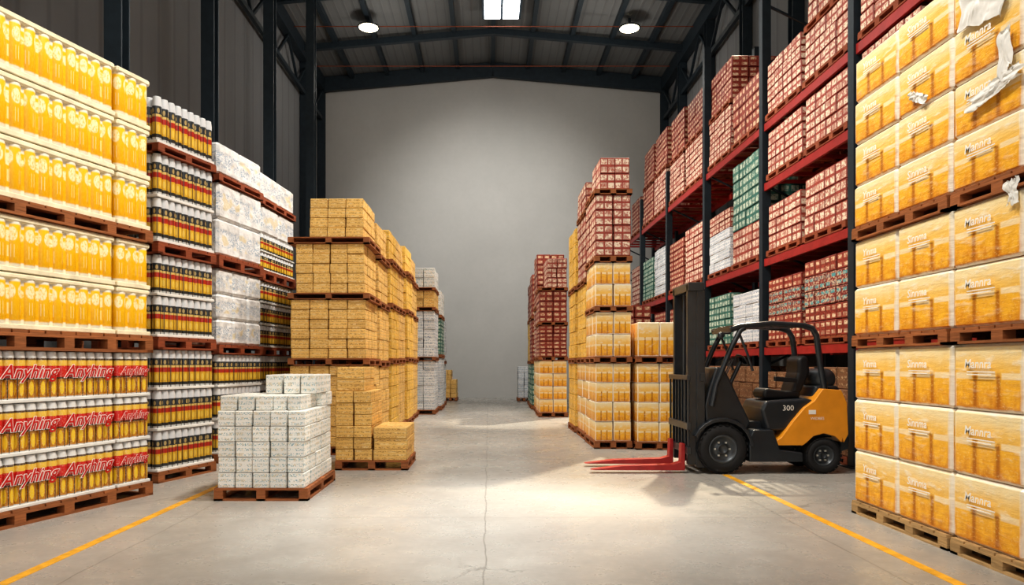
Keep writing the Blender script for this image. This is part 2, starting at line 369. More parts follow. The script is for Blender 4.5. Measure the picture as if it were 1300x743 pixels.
cm.from_pydata([(XL-.3,YF,ZE),(XM,YF,ZR),(XR+.3,YF,ZE),(XL-.3,YB,ZE),(XM,YB,ZR),(XR+.3,YB,ZE),(XL-.3,YF,ZE+.2),(XM,YF,ZR+.2),(XR+.3,YF,ZE+.2),(XL-.3,YB,ZE+.2),(XM,YB,ZR+.2),(XR+.3,YB,ZE+.2)], [],
  [(0,3,4,1),(1,4,5,2),(6,7,10,9),(7,8,11,10),(0,6,9,3),(2,5,11,8),(0,1,7,6),(1,2,8,7),(3,9,10,4),(4,10,11,5)])
cm.materials.append(mat_wall('roof_sheet', (.15, .155, .155), 3., 0)); cm.update()
sc.collection.objects.link(bpy.data.objects.new('ceiling', cm))

def beam(b, p, q, w, h, mat):
    p, q = Vector(p), Vector(q); d = (q-p).normalized()
    up = Vector((0,0,1)) if abs(d.z) < .95 else Vector((0,1,0))
    s_ = d.cross(up).normalized(); t = s_.cross(d).normalized(); mi = MK.index(mat); k = len(b.v)
    for base in (p, q):
        for (i, j) in ((-1,-1),(1,-1),(1,1),(-1,1)): b.v.append(tuple(base + s_*(i*w/2) + t*(j*h/2)))
    rr = (random.random(), random.random())
    for f in ((0,1,5,4),(1,2,6,5),(2,3,7,6),(3,0,4,7),(3,2,1,0),(4,5,6,7)): b.face([k+i for i in f], mi, [(0,0),(1,0),(1,1),(0,1)], rr)
def roofz(x): return ZE + (ZR-ZE) * (1 - abs(x-XM) / ((XM-XL) if x < XM else (XR-XM)))
b = MB()
for y in [YB-.25, 28.6, 24.8, 21, 17.2, 13.4, 9.6, 5.8, 2]:
    dz = .36 if y > 31 else .16
    for (xa, xb) in ((XL, XM), (XM, XR)):
        o_ = 0 if y > 31 else .12
        beam(b, (xa, y, roofz(xa)-dz-.02-o_), (xb, y, roofz(xb)-dz-.02-o_), .2, dz*2-.08, 'navy')
for i in range(1, 10):
    x = XL + i * (XR-XL) / 10
    beam(b, (x, YF, roofz(x)-.13), (x, YB-.05, roofz(x)-.13), .17, .24, 'navy')
for y in (27.0, 30.6, 23):   # slim tie rods
    beam(b, (XL, y, ZE-.15), (XR, y, ZE-.15), .025, .025, 'woodr')
for x in (XL+.2, XR-.2):
    beam(b, (x, YF, ZE-.35), (x, YB-.05, ZE-.35), .3, .6, 'navy')
    beam(b, (x, YF, ZE-1.9), (x, YB-.05, ZE-1.9), .12, .16, 'navy')
    for i in range(13):
        y = YF + i*2.7; beam(b, (x, y, ZE-.6), (x, y+1.35, ZE-1.85), .09, .09, 'navy'); beam(b, (x, y+1.35, ZE-1.85), (x, y+2.7, ZE-.6), .09, .09, 'navy')
b.obj('roof_truss')
def hcol(b, x, y, w, h, t=.03):
    b.box(x-w, y-w, 0, x+w, y-w+t, h, 'navy'); b.box(x-w, y+w-t, 0, x+w, y+w, h, 'navy'); b.box(x-.03, y-w+t, 0, x+.03, y+w-t, h, 'navy')
b = MB()
for x, ys in ((XL+.17, (29.2, 32.2)), (XR-.17, (4, 7.6, 11.2, 14.8, 18.4, 22, 25.6, 29.2, 32.2))):
    for y in ys: hcol(b, x, y, .15, ZE-.06)
for y in (10.65, 14.2, 18.1, 22.3): hcol(b, -5.58, y, .13, ZE-.1); b.box(-5.75, y-.17, 0, -5.41, y+.17, .02, 'navy')
b.obj('steel_column')
# floor lines
my = plain('yellow_floor_paint', (.78, .40, .03), .5, var=.25, sc_=9)
slab('floor_marking', -3.46, 2.5, 0, -3.37, 11.8, .003, my)
slab('floor_marking', 3.26, 2.5, 0, 3.35, 9.9, .003, my)

# ------------------------------------------------------------------ racks
def column(b, x, y, h, w=.1):
    b.box(x-w/2, y-w/2, .0, x+w/2, y-w/2+.015, h, 'navy'); b.box(x-w/2, y+w/2-.015, 0, x+w/2, y+w/2, h, 'navy'); b.box(x-w/2, y-w/2+.015, 0, x-w/2+.02, y+w/2-.015, h, 'navy')
    b.box(x-w, y-w, 0, x+w, y+w, .015, 'navy')
LV = [(1.87, 7.0, 28.9), (3.62, 7.0, 28.9), (5.11, 7.0, 14.0), (6.29, 7.0, 28.9)]
YS = [7.1, 10.6, 14.1, 17.85, 21.6, 25.3, 28.9]
b = MB(); X0, X1 = 5.5, 6.75
for y in YS:
    hh = 9.5 if y < 20 else 7.4
    for x in (X0, X1): column(b, x, y, hh, .17)
    z = .3
    while z < hh-1.2: beam(b, (X0, y, z), (X1, y, z+.6), .04, .04, 'navy'); beam(b, (X1, y, z+.6), (X0, y, z+1.2), .04, .04, 'navy'); z += 1.2
for z, ya, yb in LV:
    for i in range(len(YS)-1):
        if YS[i+1] > yb + .5: continue
        a, c = YS[i]+.09, YS[i+1]-.09
        b.box(X0-.05, a, z-.15, X0+.0, c, z, 'redpaint'); b.box(X1, a, z-.15, X1+.05, c, z, 'redpaint')
        for t in range(6):
            yy = a + (t+.5)*(c-a)/6; b.box(X0, yy-.03, z-.06, X1, yy+.03, z, 'redpaint')
b.obj('pallet_rack')

# rack loads
def rload(y0, y1, z, h, kind, n=(3,4,4), two=None, name='carton_pallet'):
    b = MB(); b.pallet(5.44, y0, z, 6.8, y1, .13, 'woodr')
    b.boxes(5.47, y0+.03, z+.13, 6.74, y1-.03, z+h, kind, n[0], n[1], n[2], .012, .012)
    if two:
        b.pallet(5.46, y0+.02, z+h, 6.78, y1-.02, .13, 'woodr'); b.boxes(5.5, y0+.06, z+h+.13, 6.7, y1-.1, z+h+two[0], two[1], n[0], n[1], n[2], .012, .012)
    b.obj(name)
# near bays
rload(7.3, 8.85, 6.29, 1.2, 'redcream'); rload(8.95, 10.45, 6.29, 1.15, 'redcream', two=(1.2, 'redcream'))
rload(10.75, 12.3, 6.29, .95, 'redcream', (3,4,3), (1.1, 'redcream')); rload(12.4, 13.95, 6.29, 1.1, 'redcream', (3,4,4))
rload(8.95, 10.45, 5.11, 1.0, 'redcream'); rload(10.75, 12.25, 5.11, .98, 'redcream', (3,4,3)); rload(12.35, 13.9, 5.11, .95, 'redcream', (3,4,3))
rload(8.95, 10.45, 3.62, 1.1, 'redcream'); rload(10.8, 12.3, 3.62, 1.1, 'redcream', (3,4,3)); rload(12.4, 13.9, 3.62, 1.0, 'redcream', (3,4,3))
rload(8.95, 10.45, 1.87, 1.3, 'tealred'); rload(10.75, 12.3, 1.87, 1.42, ('maroon', 'tealred', 'maroon'), (3,4,5)); rload(12.4, 13.9, 1.87, 1.3, ('maroon', 'tealred', 'maroon'), (3,4,5))
rload(10.75, 12.3, 0, 1.5, 'brown'); rload(12.4, 13.9, 0, 1.4, 'brown')
# mid bay
rload(14.3, 15.9, 3.62, 2.3, ('redcream', 'teal', 'teal'), (3,4,6)); rload(16.05, 17.6, 3.62, 1.5, ('whiteblue', 'whiteblue', 'redcream'), (3,4,6))
rload(14.3, 15.9, 6.29, 1.2, 'maroon', (3,4,3)); rload(16.0, 17.6, 6.29, 1.15, 'redcream', (3,4,4), (1.1, 'maroon'))
rload(14.3, 15.9, 1.87, 1.2, 'whiteblue'); rload(16.0, 17.6, 1.87, 1.3, 'teal')
rload(14.3, 15.9, 0, 1.5, 'brown'); rload(16, 17.6, 0, 1.5, 'brown')
# far bays
rload(18.1, 19.7, 3.62, 1.6, 'redcream', (3,4,5)); rload(19.85, 21.4, 3.62, 1.5, 'maroon', (3,4,5))
rload(18.1, 19.7, 6.29, 1.2, 'redcream', (3,4,4), (1.2, 'maroon')); rload(19.85, 21.4, 6.29, 1.2, 'redcream', (3,4,4), (1.3, 'maroon'))
rload(18.1, 19.7, 1.87, 1.3, 'whiteblue'); rload(19.85, 21.4, 1.87, 1.3, 'maroon')
rload(21.8, 23.4, 3.62, 1.6, 'whiteblue', (3,4,5)); rload(23.55, 25.1, 3.62, 1.5, 'teal', (3,4,5))
rload(21.8, 23.4, 6.29, 1.3, 'redcream', (3,4,4), (1.3, 'maroon')); rload(23.55, 25.1, 6.29, 1.3, 'maroon', (3,4,4), (1.3, 'maroon'))
rload(25.5, 27.1, 6.29, 1.3, 'maroon', (3,4,4)); rload(25.5, 27.1, 3.62, 1.5, 'redcream'); rload(21.8, 23.4, 1.87, 1.3, 'maroon')

# ------------------------------------------------------------------ left drink stacks (aisle face is local x=0, far end local y=0)
def left_stack(name, loc, rot, L, D, tiers):
    b = MB(); z = 0
    for t in tiers:
        if t[0] == 'P': b.pallet(-D-.02, -L, z, .02, 0, t[1], t[2]); z += t[1]
        elif t[0] == 'C':
            _, kind, h, nz, sp = t
            cuts = [0, .52, L*.5+.26, L] if L > 2 else [0, L]
            for a, c in zip(cuts[:-1], cuts[1:]):
                if kind == 'can_y': b.cans(-D+.02, -c+.02, z, -.01, -a-.015, z+h, kind, sp, nz, 'filmy', .09, .13)
                else: b.cans(-D+.02, -c+.02, z, -.01, -a-.015, z+h, kind, sp, nz, 'film', .07, .0)
            if kind == 'can_r':
                for k in range(nz):
                    zz = z + h/nz*(k+.58)
                    y = -.9
                    while y > -L + .3:
                        b.text('Anyhing', (.006, y, zz), (0,1,0), (0,0,1), h/nz*.36, 'txt_w', .35, .045)
                        b.text('Anyhing', (.009, y, zz), (0,1,0), (0,0,1), h/nz*.36, 'txt_r', .35, .012)
                        y -= .69
                    b.text('Anyhing', (.006, -.27, zz), (0,1,0), (0,0,1), h/nz*.24, 'txt_w', .35, .045)
                    b.text('Anyhing', (.009, -.27, zz), (0,1,0), (0,0,1), h/nz*.24, 'txt_r', .35, .012)
            z += h
        elif t[0] == 'B':
            _, kind, h, nz, n = t
            b.boxes(-D+.02, -L+.02, z, -.01, -.01, z+h, kind, 3, n, nz, .04); z += h
    return b.obj(name, loc, rot)
left_stack('canned_drink_pallet', (-3.99, 8.4, 0), R(-17), 3.4, 1.1,
  [('P', .16, 'wood'), ('C', 'can_r', 1.52, 3, .115), ('P', .2, 'wood'), ('C', 'can_y', 1.09, 2, .15), ('P', .15, 'wood'), ('C', 'can_y', 1.78, 3, .15)])
left_stack('canned_drink_pallet', (-3.95, 10.25, 0), R(-17), 1.14, 1.05,
  [('P', .14, 'wood'), ('C', 'can_d', 1.6, 3, .12), ('P', .16, 'woodr'), ('C', 'can_d', 1.08, 2, .12), ('P', .16, 'woodr'), ('C', 'can_d', 1.16, 2, .12), ('P', .12, 'woodr'), ('C', 'can_d', .62, 1, .12)])
left_stack('shrinkwrapped_drink_pallet', (-3.95, 12.4, 0), R(-10), 1.42, 1.05,
  [('P', .14, 'wood'), ('C', 'can_d', 1.56, 3, .13), ('P', .15, 'woodr'), ('B', 'pouch', 1.2, 3, 3), ('P', .2, 'woodr'), ('B', 'pouch', 1.15, 2, 2), ('P', .12, 'woodr'), ('B', 'pouch', .5, 1, 2)])
left_stack('shrinkwrapped_drink_pallet', (-3.93, 14.4, 0), R(-5), 1.65, 1.05,
  [('P', .14, 'wood'), ('C', 'can_d', 1.56, 3, .13), ('P', .15, 'woodr'), ('C', 'can_d', 1.2, 3, .13), ('P', .2, 'woodr'), ('C', 'can_d', .66, 2, .13), ('B', 'pouch', .52, 1, 2), ('P', .12, 'woodr'), ('B', 'pouch', .47, 1, 2)])

# ------------------------------------------------------------------ floor stacks of cartons
def stack(name, x0, y0, x1, y1, tiers, wood='wood'):
    """tiers: ('P',h) | ('B',kind,h,nx,ny,nz[, (dx0,dx1,dy0,dy1)])"""
    b = MB(); z = 0; ox, oy = (x0+x1)/2, (y0+y1)/2
    for t in tiers:
        if t[0] == 'P': b.pallet(x0-ox, y0-oy, z, x1-ox, y1-oy, t[1], wood); z += t[1]
        else:
            e = t[6] if len(t) > 6 else (.02, .02, .02, .02)
            b.boxes(x0-ox+e[0], y0-oy+e[2], z, x1-ox-e[1], y1-oy-e[3], z+t[2], t[1], t[3], t[4], t[5], .01, .009)
            z += t[2]
    return b.obj(name, (ox, oy, 0))
# white cartons at front
b = MB(); b.pallet(-.53, -.72, 0, .53, .72, .14, 'wood')
b.boxes(-.5, -.70, .14, .49, .68, 1.02, 'white', 5, 5, 5, .008, .008)
b.boxes(-.48, -.66, 1.02, .1, .2, 1.19, 'white', 3, 3, 1, .008, .01); b.boxes(-.1, .2, 1.02, .49, .68, 1.19, 'white', 3, 2, 1, .008, .01)
b.boxes(.1, -.62, 1.02, .42, .2, 1.19, 'white', 2, 3, 1, .008, .01)
b.boxes(-.12, -.15, 1.19, .49, .68, 1.42, 'white', 3, 3, 1, .008, .01)
b.obj('white_carton_pallet', (-2.57, 8.72, 0), 0)
# low ochre stack
b = MB(); b.pallet(-.53, -.55, 0, .53, .55, .14, 'wood')
b.boxes(-.53, -.53, .14, -.0, .5, 1.15, 'kraft', 2, 3, 6, .008, .01)
b.boxes(-.53, -.5, 1.15, -.12, .5, 1.5, 'kraft', 1, 3, 2, .008, .01)
b.boxes(.02, -.53, .14, .52, .5, .62, 'kraft', 1, 3, 3, .008, .01)
b.obj('ochre_carton_pallet', (-1.7, 10.85, 0))
K = 'kraft'
stack('ochre_carton_pallet', -3.40, 12.0, -2.02, 13.3, [('P',.14),('B',K,1.38,4,4,8),('P',.12),('B',K,1.0,4,4,6,(.04,.06,.02,.02)),('P',.11),('B',K,.84,4,4,5,(.12,.08,.03,.03)),('P',.11),('B',K,.66,3,3,4,(.36,.1,.03,.05))])
def er(y0, y1, x1, tot, k2='kraft'):
    h = tot - .5; stack('ochre_carton_pallet', x1-1.25, y0, x1, y1, [('P',.14),('B',k2,h*.36,3,3,6),('P',.12),('B',k2,h*.27,3,3,5),('P',.12),('B',k2,h*.21,3,3,4,(.05,.05,.03,.03)),('P',.11),('B',k2,h*.16,3,3,3,(.08,.08,.05,.05))])
er(13.45, 14.75, -2.04, 4.25); er(14.95, 16.2, -2.02, 4.4, 'kraft2'); er(16.4, 17.7, -2.06, 4.45); er(17.9, 19.3, -2.02, 4.55, 'kraft2'); er(19.5, 20.9, -2.06, 4.5)
stack('white_carton_pallet', -2.7, 21.6, -1.62, 23.2, [('P',.14),('B','whiteblue',1.5,3,4,6),('P',.12),('B','whiteblue',1.4,3,4,5),('P',.12),('B','kraft',.5,3,4,2),('P',.1),('B','white',.6,3,4,2)])
stack('white_carton_pallet', -2.6, 23.5, -1.55, 25.2, [('P',.14),('B','whiteblue',1.6,3,4,6),('P',.12),('B','teal',1.2,3,4,5),('P',.12),('B','white',.8,3,4,3)])
stack('white_carton_pallet', -2.6, 25.6, -1.6, 27.2, [('P',.14),('B','whiteblue',1.4,3,4,6),('P',.12),('B','whiteblue',1.5,3,4,5)])
stack('ochre_carton_pallet', -1.85, 29.4, -1.3, 30.6, [('P',.14),('B','kraft',.75,2,3,4),('B','kraft',.4,2,3,2,(.02,.25,.02,.02))])
stack('ochre_carton_pallet', -2.6, 28.2, -1.9, 29.2, [('P',.14),('B','kraft2',1.35,2,3,6)])

# right centre
stack('amber_carton_pallet', 1.93, 12.9, 2.62, 14.2, [('P',.14),('B','amber',1.42,2,3,4),('P',.12),('B','amber',.82,2,3,2),('P',.1),('B','amber',.8,2,3,2),('P',.12),('B','redcream',1.12,2,3,4),('P',.1),('B','redcream',.58,2,2,2,(.1,.03,.05,.3))])
stack('amber_carton_pallet', 1.95, 14.4, 2.75, 15.7, [('P',.14),('B','amber',1.42,2,3,4),('P',.12),('B','kraft2',1.5,2,3,5),('P',.12),('B','redcream',1.3,2,3,4),('P',.1),('B','redcream',.55,2,2,2)])
stack('ochre_carton_pallet', 1.93, 15.9, 2.75, 17.2, [('P',.14),('B','kraft2',1.42,2,3,4),('P',.12),('B','kraft2',1.5,2,3,5),('P',.12),('B','kraft2',1.3,2,3,4)])
stack('amber_carton_pallet', 2.66, 12.75, 3.5, 14.0, [('P',.14),('B','amber',1.42,2,3,4),('P',.12),('B','amber',.62,2,3,1)])
stack('amber_carton_pallet', 1.45, 20.5, 2.3, 21.9, [('P',.14),('B','amber',1.5,2,3,4),('P',.12),('B','maroon',.9,2,3,4),('P',.1),('B','maroon',.9,2,3,3),('P',.1),('B','redcream',.85,2,3,3,(.25,.02,.05,.05))])
stack('red_carton_pallet', 1.5, 22.2, 2.4, 23.6, [('P',.14),('B','amber',1.5,2,3,4),('P',.12),('B','redcream',1.5,2,3,5),('P',.12),('B','maroon',1.6,2,3,5)])
stack('red_carton_pallet', 1.45, 24.0, 2.3, 25.4, [('P',.14),('B','teal',1.4,2,3,4),('P',.12),('B','maroon',1.4,2,3,5),('P',.12),('B','maroon',1.4,2,3,4)])
stack('red_carton_pallet', 1.5, 25.8, 2.4, 27.4, [('P',.14),('B','teal',1.4,2,3,4),('P',.12),('B','kraft2',1.4,2,3,5),('P',.12),('B','maroon',1.3,2,3,4)])
stack('white_carton_pallet', 1.2, 29.2, 1.75, 30.4, [('P',.14),('B','whiteblue',1.3,2,3,5)])
stack('red_carton_pallet', 2.9, 18.2, 4.2, 19.8, [('P',.14),('B','redcream',1.5,3,4,5),('P',.12),('B','maroon',1.3,3,4,4)])

# ------------------------------------------------------------------ near right amber stack
b = MB(); x0, x1, y0, y1 = 3.81, 5.2, 4.28, 7.4
z = 0; rows = []
def A(h, nz):
    global z
    b.boxes(x0, y0, z, x1, y1, z+h, 'amber', 2, 4, nz, .025, .008, .006)
    for k in range(nz):
        for j in range(4):
            rows.append((y0 + (j+.5)*(y1-y0)/4, z + h/nz*(k+.5), h/nz))
    z += h
def Pp():
    global z
    for (a, c) in ((y0, (y0+y1)/2-.02), ((y0+y1)/2+.02, y1)): b.pallet(x0-.02, a, z, x1, c, .13, 'woodl' if z < .1 else 'wood')
    z += .13
Pp(); A(1.58, 3); Pp(); A(.98, 2); Pp(); A(1.74, 4)
words = ['Yinnia', 'Mannra', 'Sinnma', 'Yinma']
for i, (yy, zz, hh) in enumerate(rows):
    w = words[i % 4]; xx = x0-.0125
    b.text(w, (xx, yy+.06, zz + hh*.19), (0,-1,0), (0,0,1), .10, 'txt_w', .15, .016)
    for k in range(2):   # tiny unreadable caption strips under the name
        b.box(xx, yy-.13+.04*k, zz+hh*.07-.022*k, xx+.004, yy+.18, zz+hh*.07+.008-.022*k, 'txt_w')
# loose shrink film draped over box fronts
def crumple(b, yc, zc, w, h, seed, tilt=0.):
    n = 30; k = len(b.v)
    for i in range(n+1):
        for j in range(n+1):
            u, v = i/n, j/n
            nn = mathutils.noise.noise(Vector((u*2.2+seed, v*2.2, seed))); n2 = mathutils.noise.noise(Vector((u*11+seed, v*3+u*3, 3))); n3 = mathutils.noise.noise(Vector((u*4, seed, v*1.5)))
            ww = w*(.85 + .4*n3)
            b.v.append((x0 - .016 - .03*abs(nn) - .022*abs(n2), yc + (u-.5)*ww + nn*.05 - tilt*(v-.5)*h, zc + (v-.5)*h*(.9+.4*nn) + tilt*(u-.5)*w + n2*.012))
    mi = MK.index('film')
    for i in range(n):
        for j in range(n):
            a = k + i*(n+1) + j; b.face([a, a+1, a+n+2, a+n+1], mi, [(0,0)]*4, (.5,.5), True)
crumple(b, 5.45, 4.34, .55, .38, 1, .2); crumple(b, 5.3, 3.62, .62, .12, 2, -.15); crumple(b, 5.2, 3.85, .16, .4, 5); crumple(b, 6.25, 3.9, .3, .08, 9, .4); crumple(b, 5.12, 2.8, .12, .2, 4)
b.obj('amber_carton_pallet')

# ------------------------------------------------------------------ forklift
FO = Vector((3.9, 10.4, 0))
fk = bpy.data.objects.new('forklift', None); sc.collection.objects.link(fk); fk.location = FO
mblk = plain('forklift_dark_paint', (.020, .025, .031), .35, 0, .3); mor = plain('forklift_orange_paint', (.84, .34, .025), .35, 0, .3, .06)
mrub = plain('tyre_rubber', (.014, .014, .015), .8); mgr = plain('forklift_grey_steel', (.08, .09, .10), .4, .5)
mred = plain('fork_red_paint', (.36, .018, .018), .4, 0, .1); mseat = plain('seat_vinyl', (.012, .012, .014), .5); mlamp = plain('lamp_lens', (.6, .6, .55), .15)
def finish(me, name, mat, bev=0, smooth=False):
    me.materials.append(mat); me.update(); ob = bpy.data.objects.new(name, me); sc.collection.objects.link(ob); ob.parent = fk
    if smooth:
        for p in me.polygons: p.use_smooth = True
    if bev:
        m = ob.modifiers.new('b', 'BEVEL'); m.width = bev; m.segments = 3; m.limit_method = 'ANGLE'; m.angle_limit = R(25)
    return ob
def prof(name, pts, ya, yb, mat, bev=.015):
    n = len(pts); v = [(x-FO.x, ya-FO.y, z_) for x, z_ in pts] + [(x-FO.x, yb-FO.y, z_) for x, z_ in pts]
    f = [tuple(range(n)), tuple(range(2*n-1, n-1, -1))] + [(i, i+n, (i+1) % n + n, (i+1) % n) for i in range(n)]
    me = bpy.data.meshes.new(name); me.from_pydata(v, [], f)
    import bmesh
    bm = bmesh.new(); bm.from_mesh(me); bmesh.ops.recalc_face_normals(bm, faces=bm.faces); bm.to_mesh(me); bm.free()
    return finish(me, name, mat, bev)
def tube(name, pts, w, mat, bev=.01, h=None):
    cu = bpy.data.curves.new(name, 'CURVE'); cu.dimensions = '3D'; sp = cu.splines.new('POLY'); sp.points.add(len(pts)-1)
    for i, p in enumerate(pts): sp.points[i].co = (p[0]-FO.x, p[1]-FO.y, p[2], 1)
    cu.bevel_depth = w/2; cu.bevel_resolution = 3; cu.use_fill_caps = True; cu.materials.append(mat)
    ob = bpy.data.objects.new(name, cu); sc.collection.objects.link(ob); ob.parent = fk; return ob
def lathe(name, prf, cx, cy, cz, mat, seg=40):
    v = []; f = []; n = len(prf)
    for i in range(seg):
        a = 2*math.pi*i/seg
        for (r_, y_) in prf: v.append((cx-FO.x + r_*math.cos(a), cy-FO.y + y_, cz + r_*math.sin(a)))
    for i in range(seg):
        j = (i+1) % seg
        for k in range(n-1): f.append((i*n+k, i*n+k+1, j*n+k+1, j*n+k))
    me = bpy.data.meshes.new(name); me.from_pydata(v, [], f); return finish(me, name, mat, 0, True)
def wheel(nm, cx, cy, r_, w, s=1):
    lathe(nm+'_tyre', [(r_*.58, -w/2+.01), (r_*.62, -w/2), (r_*.9, -w/2), (r_*.97, -w/2+.025), (r_, -w/2+.05), (r_, w/2-.05), (r_*.97, w/2-.025), (r_*.9, w/2), (r_*.62, w/2), (r_*.58, w/2-.01)], cx, cy, r_+.005, mrub)
    lathe(nm+'_rim', [(.001, -w/2+.05), (r_*.16, -w/2+.05), (r_*.18, -w/2+.02), (r_*.2, -w/2+.07), (r_*.42, -w/2+.07), (r_*.5, -w/2+.02), (r_*.585, -w/2+.005), (r_*.585, w/2-.01), (.001, w/2-.02)], cx, cy, r_+.005, mgr)
    b = MB(); n = 26
    for i in range(n):
        a = 2*math.pi*i/n
        for sd in (-1, 1):
            c = Vector((cx-FO.x+(r_+.0)*math.cos(a), 0, r_+.005+(r_+.0)*math.sin(a)))
            d = Vector((-math.sin(a), 0, math.cos(a))); 
            k = len(b.v); 
            for (i1, j1, k1) in ((-1,0,-1),(1,0,-1),(1,1,-1),(-1,1,-1),(-1,0,1),(1,0,1),(1,1,1),(-1,1,1)):
                rad = Vector((math.cos(a), 0, math.sin(a)))
                p = c + d*(i1*.022) + rad*(k1*.004-.004); p.y = cy-FO.y + sd*(.02 + j1*(w/2-.02)); b.v.append(tuple(p))
            for f in ((0,1,5,4),(1,2,6,5),(2,3,7,6),(3,0,4,7),(4,5,6,7),(3,2,1,0)): b.face([k+t for t in f], 0, [(0,0)]*4, (0,0))
    b.obj(nm+'_tread', parent=fk, mats=[mrub])
    b = MB()
    for i in range(6):
        a = 2*math.pi*i/6; xx = cx-FO.x+r_*.3*math.cos(a); zz = r_+.005+r_*.3*math.sin(a)
        b.box(xx-.012, cy-FO.y-w/2+.045, zz-.012, xx+.012, cy-FO.y-w/2+.075, zz+.012, 0)
    b.obj(nm+'_bolts', parent=fk, mats=[mlamp])
YN, YFk = 9.93, 10.93
wheel('front_wheel', 3.29, YN+.12, .345, .26); wheel('front_wheel_far', 3.29, YFk-.12, .345, .26)
wheel('rear_wheel', 4.72, YN+.13, .25, .2); wheel('rear_wheel_far', 4.72, YFk-.13, .25, .2)
prof('chassis', [(3.62,.16),(4.42,.16),(4.42,.5),(4.3,.72),(3.5,.72),(3.35,.86),(3.18,.80),(3.18,.5),(3.5,.3)], YN+.30, YFk-.30, mblk)
prof('side_step', [(3.66,.17),(4.42,.17),(4.42,.30),(4.1,.34),(4.0,.62),(3.72,.62),(3.66,.5)], YN+.02, YFk-.02, mblk, .02)
arch = []
for i in range(11):
    a = R(5 + 150*i/10); arch.append((3.29+.44*math.cos(a), .35+.44*math.sin(a)))
arch2 = [(3.29+.39*math.cos(R(5+150*i/10)), .35+.39*math.sin(R(5+150*i/10))) for i in range(10, -1, -1)]
prof('front_fender', arch+arch2, YN, YN+.3, mblk, .008); prof('front_fender_far', arch+arch2, YFk-.3, YFk, mblk, .008)
prof('cowl', [(3.08,.72),(3.5,.74),(3.66,.60),(3.72,.72),(3.58,1.0),(3.44,1.30),(3.34,1.50),(3.22,1.50),(3.12,1.2),(3.06,.95)], YN+.12, YFk-.12, mblk, .03)
prof('engine_hood', [(3.95,.60),(4.62,.60),(4.72,.78),(4.66,1.02),(4.5,1.06),(3.92,1.02),(3.86,.9)], YN+.1, YFk-.1, mblk, .04)
prof('counterweight', [(3.94,.40),(4.12,.52),(4.28,.74),(4.44,.93),(4.58,1.03),(4.70,1.20),(4.96,1.18),(5.04,1.0),(5.06,.56),(5.0,.44),(4.98,.50)]
     + [(4.72+.30*math.cos(R(t)), .27+.30*math.sin(R(t))) for t in (35, 60, 90, 120, 145)] + [(4.42,.40)], YN+.03, YFk-.03, mor, .035)
prof('counterweight_rear', [(4.55,.5),(5.0,.5),(5.075,.7),(5.07,1.05),(4.98,1.24),(4.66,1.24),(4.6,1.02)], YN+.16, YFk-.16, mblk, .04)
prof('rear_bumper', [(4.98,.30),(5.10,.34),(5.11,.52),(4.98,.52)], YN+.1, YFk-.1, mblk, .02)
prof('seat_base', [(3.98,1.04),(4.5,1.05),(4.5,1.16),(4.3,1.15),(4.0,1.20),(3.95,1.12)], YN+.28, YFk-.28, mseat, .04)
prof('seat_back', [(4.36,1.12),(4.5,1.12),(4.64,1.42),(4.62,1.64),(4.54,1.68),(4.46,1.62),(4.46,1.42)], YN+.28, YFk-.28, mseat, .045)
prof('armrest', [(4.1,1.3),(4.42,1.28),(4.42,1.34),(4.1,1.37)], YN+.22, YN+.28, mseat, .015)
for nm, yy in (('', YN+.1), ('_far', YFk-.1)):
    tube('guard_front_pillar'+nm, [(3.16, yy, .95), (3.22, yy, 1.25), (3.42, yy, 1.75), (3.56, yy, 2.02), (3.62, yy, 2.06)], .075, mblk)
    tube('guard_rear_pillar'+nm, [(4.46, yy, 2.09), (4.58, yy, 2.05), (4.64, yy, 1.95), (4.70, yy, 1.5), (4.76, yy, 1.15)], .085, mblk)
    tube('guard_rail'+nm, [(3.42, yy, 2.03), (3.56, yy, 2.08), (4.0, yy, 2.12), (4.46, yy, 2.09)], .08, mblk)
    tube('guard_mid_pillar'+nm, [(3.52, yy, 2.05), (3.66, yy, 1.7), (3.74, yy, 1.45)], .035, mblk)
b = MB()
for i in range(9):
    xx = 3.5 + i*.12 - FO.x; b.box(xx, YN+.1-FO.y, 2.075, xx+.035, YFk-.1-FO.y, 2.105, 0)
b.box(3.42-FO.x, YN+.08-FO.y, 2.0, 3.47-FO.x, YFk-.08-FO.y, 2.08, 0)
b.obj('guard_roof_bars', parent=fk, mats=[mblk])
tube('steering_column', [(3.5, 10.35, 1.2), (3.68, 10.35, 1.58)], .06, mblk)
st = [(3.7 + .07*math.sin(t)*.9, 10.35 + .17*math.cos(t), 1.6 - .15*math.sin(t)*.5) for t in [2*math.pi*i/24 for i in range(25)]]
tube('steering_wheel', st, .03, mseat)
tube('control_lever', [(3.52, 10.6, 1.3), (3.66, 10.6, 1.62)], .018, mgr); tube('control_lever_2', [(3.52, 10.66, 1.3), (3.64, 10.66, 1.6)], .018, mgr)
def mbox(name, x0_, y0_, z0_, x1_, y1_, z1_, mat):
    b = MB(); b.box(x0_-FO.x, y0_-FO.y, z0_, x1_-FO.x, y1_-FO.y, z1_, 0, .008); return b.obj(name, parent=fk, mats=[mat])
for nm, ya in (('', YN+.08), ('_far', YFk-.20)):
    mbox('mast_outer_rail'+nm, 2.94, ya, .08, 3.06, ya+.12, 2.62, mblk); mbox('mast_inner_rail'+nm, 2.82, ya+.02, .12, 2.95, ya+.10, 2.68, mblk)
    tube('lift_cylinder'+nm, [(3.02, ya+(.17 if nm == '' else -.05), .2), (3.02, ya+(.17 if nm == '' else -.05), 2.4)], .06, mgr)
mbox('mast_top_bar', 2.82, YN+.06, 2.58, 3.04, YFk-.06, 2.70, mblk); mbox('mast_mid_bar', 2.98, YN+.06, 1.3, 3.06, YFk-.06, 1.42, mblk); mbox('mast_low_bar', 2.94, YN+.06, .3, 3.06, YFk-.06, .45, mblk)
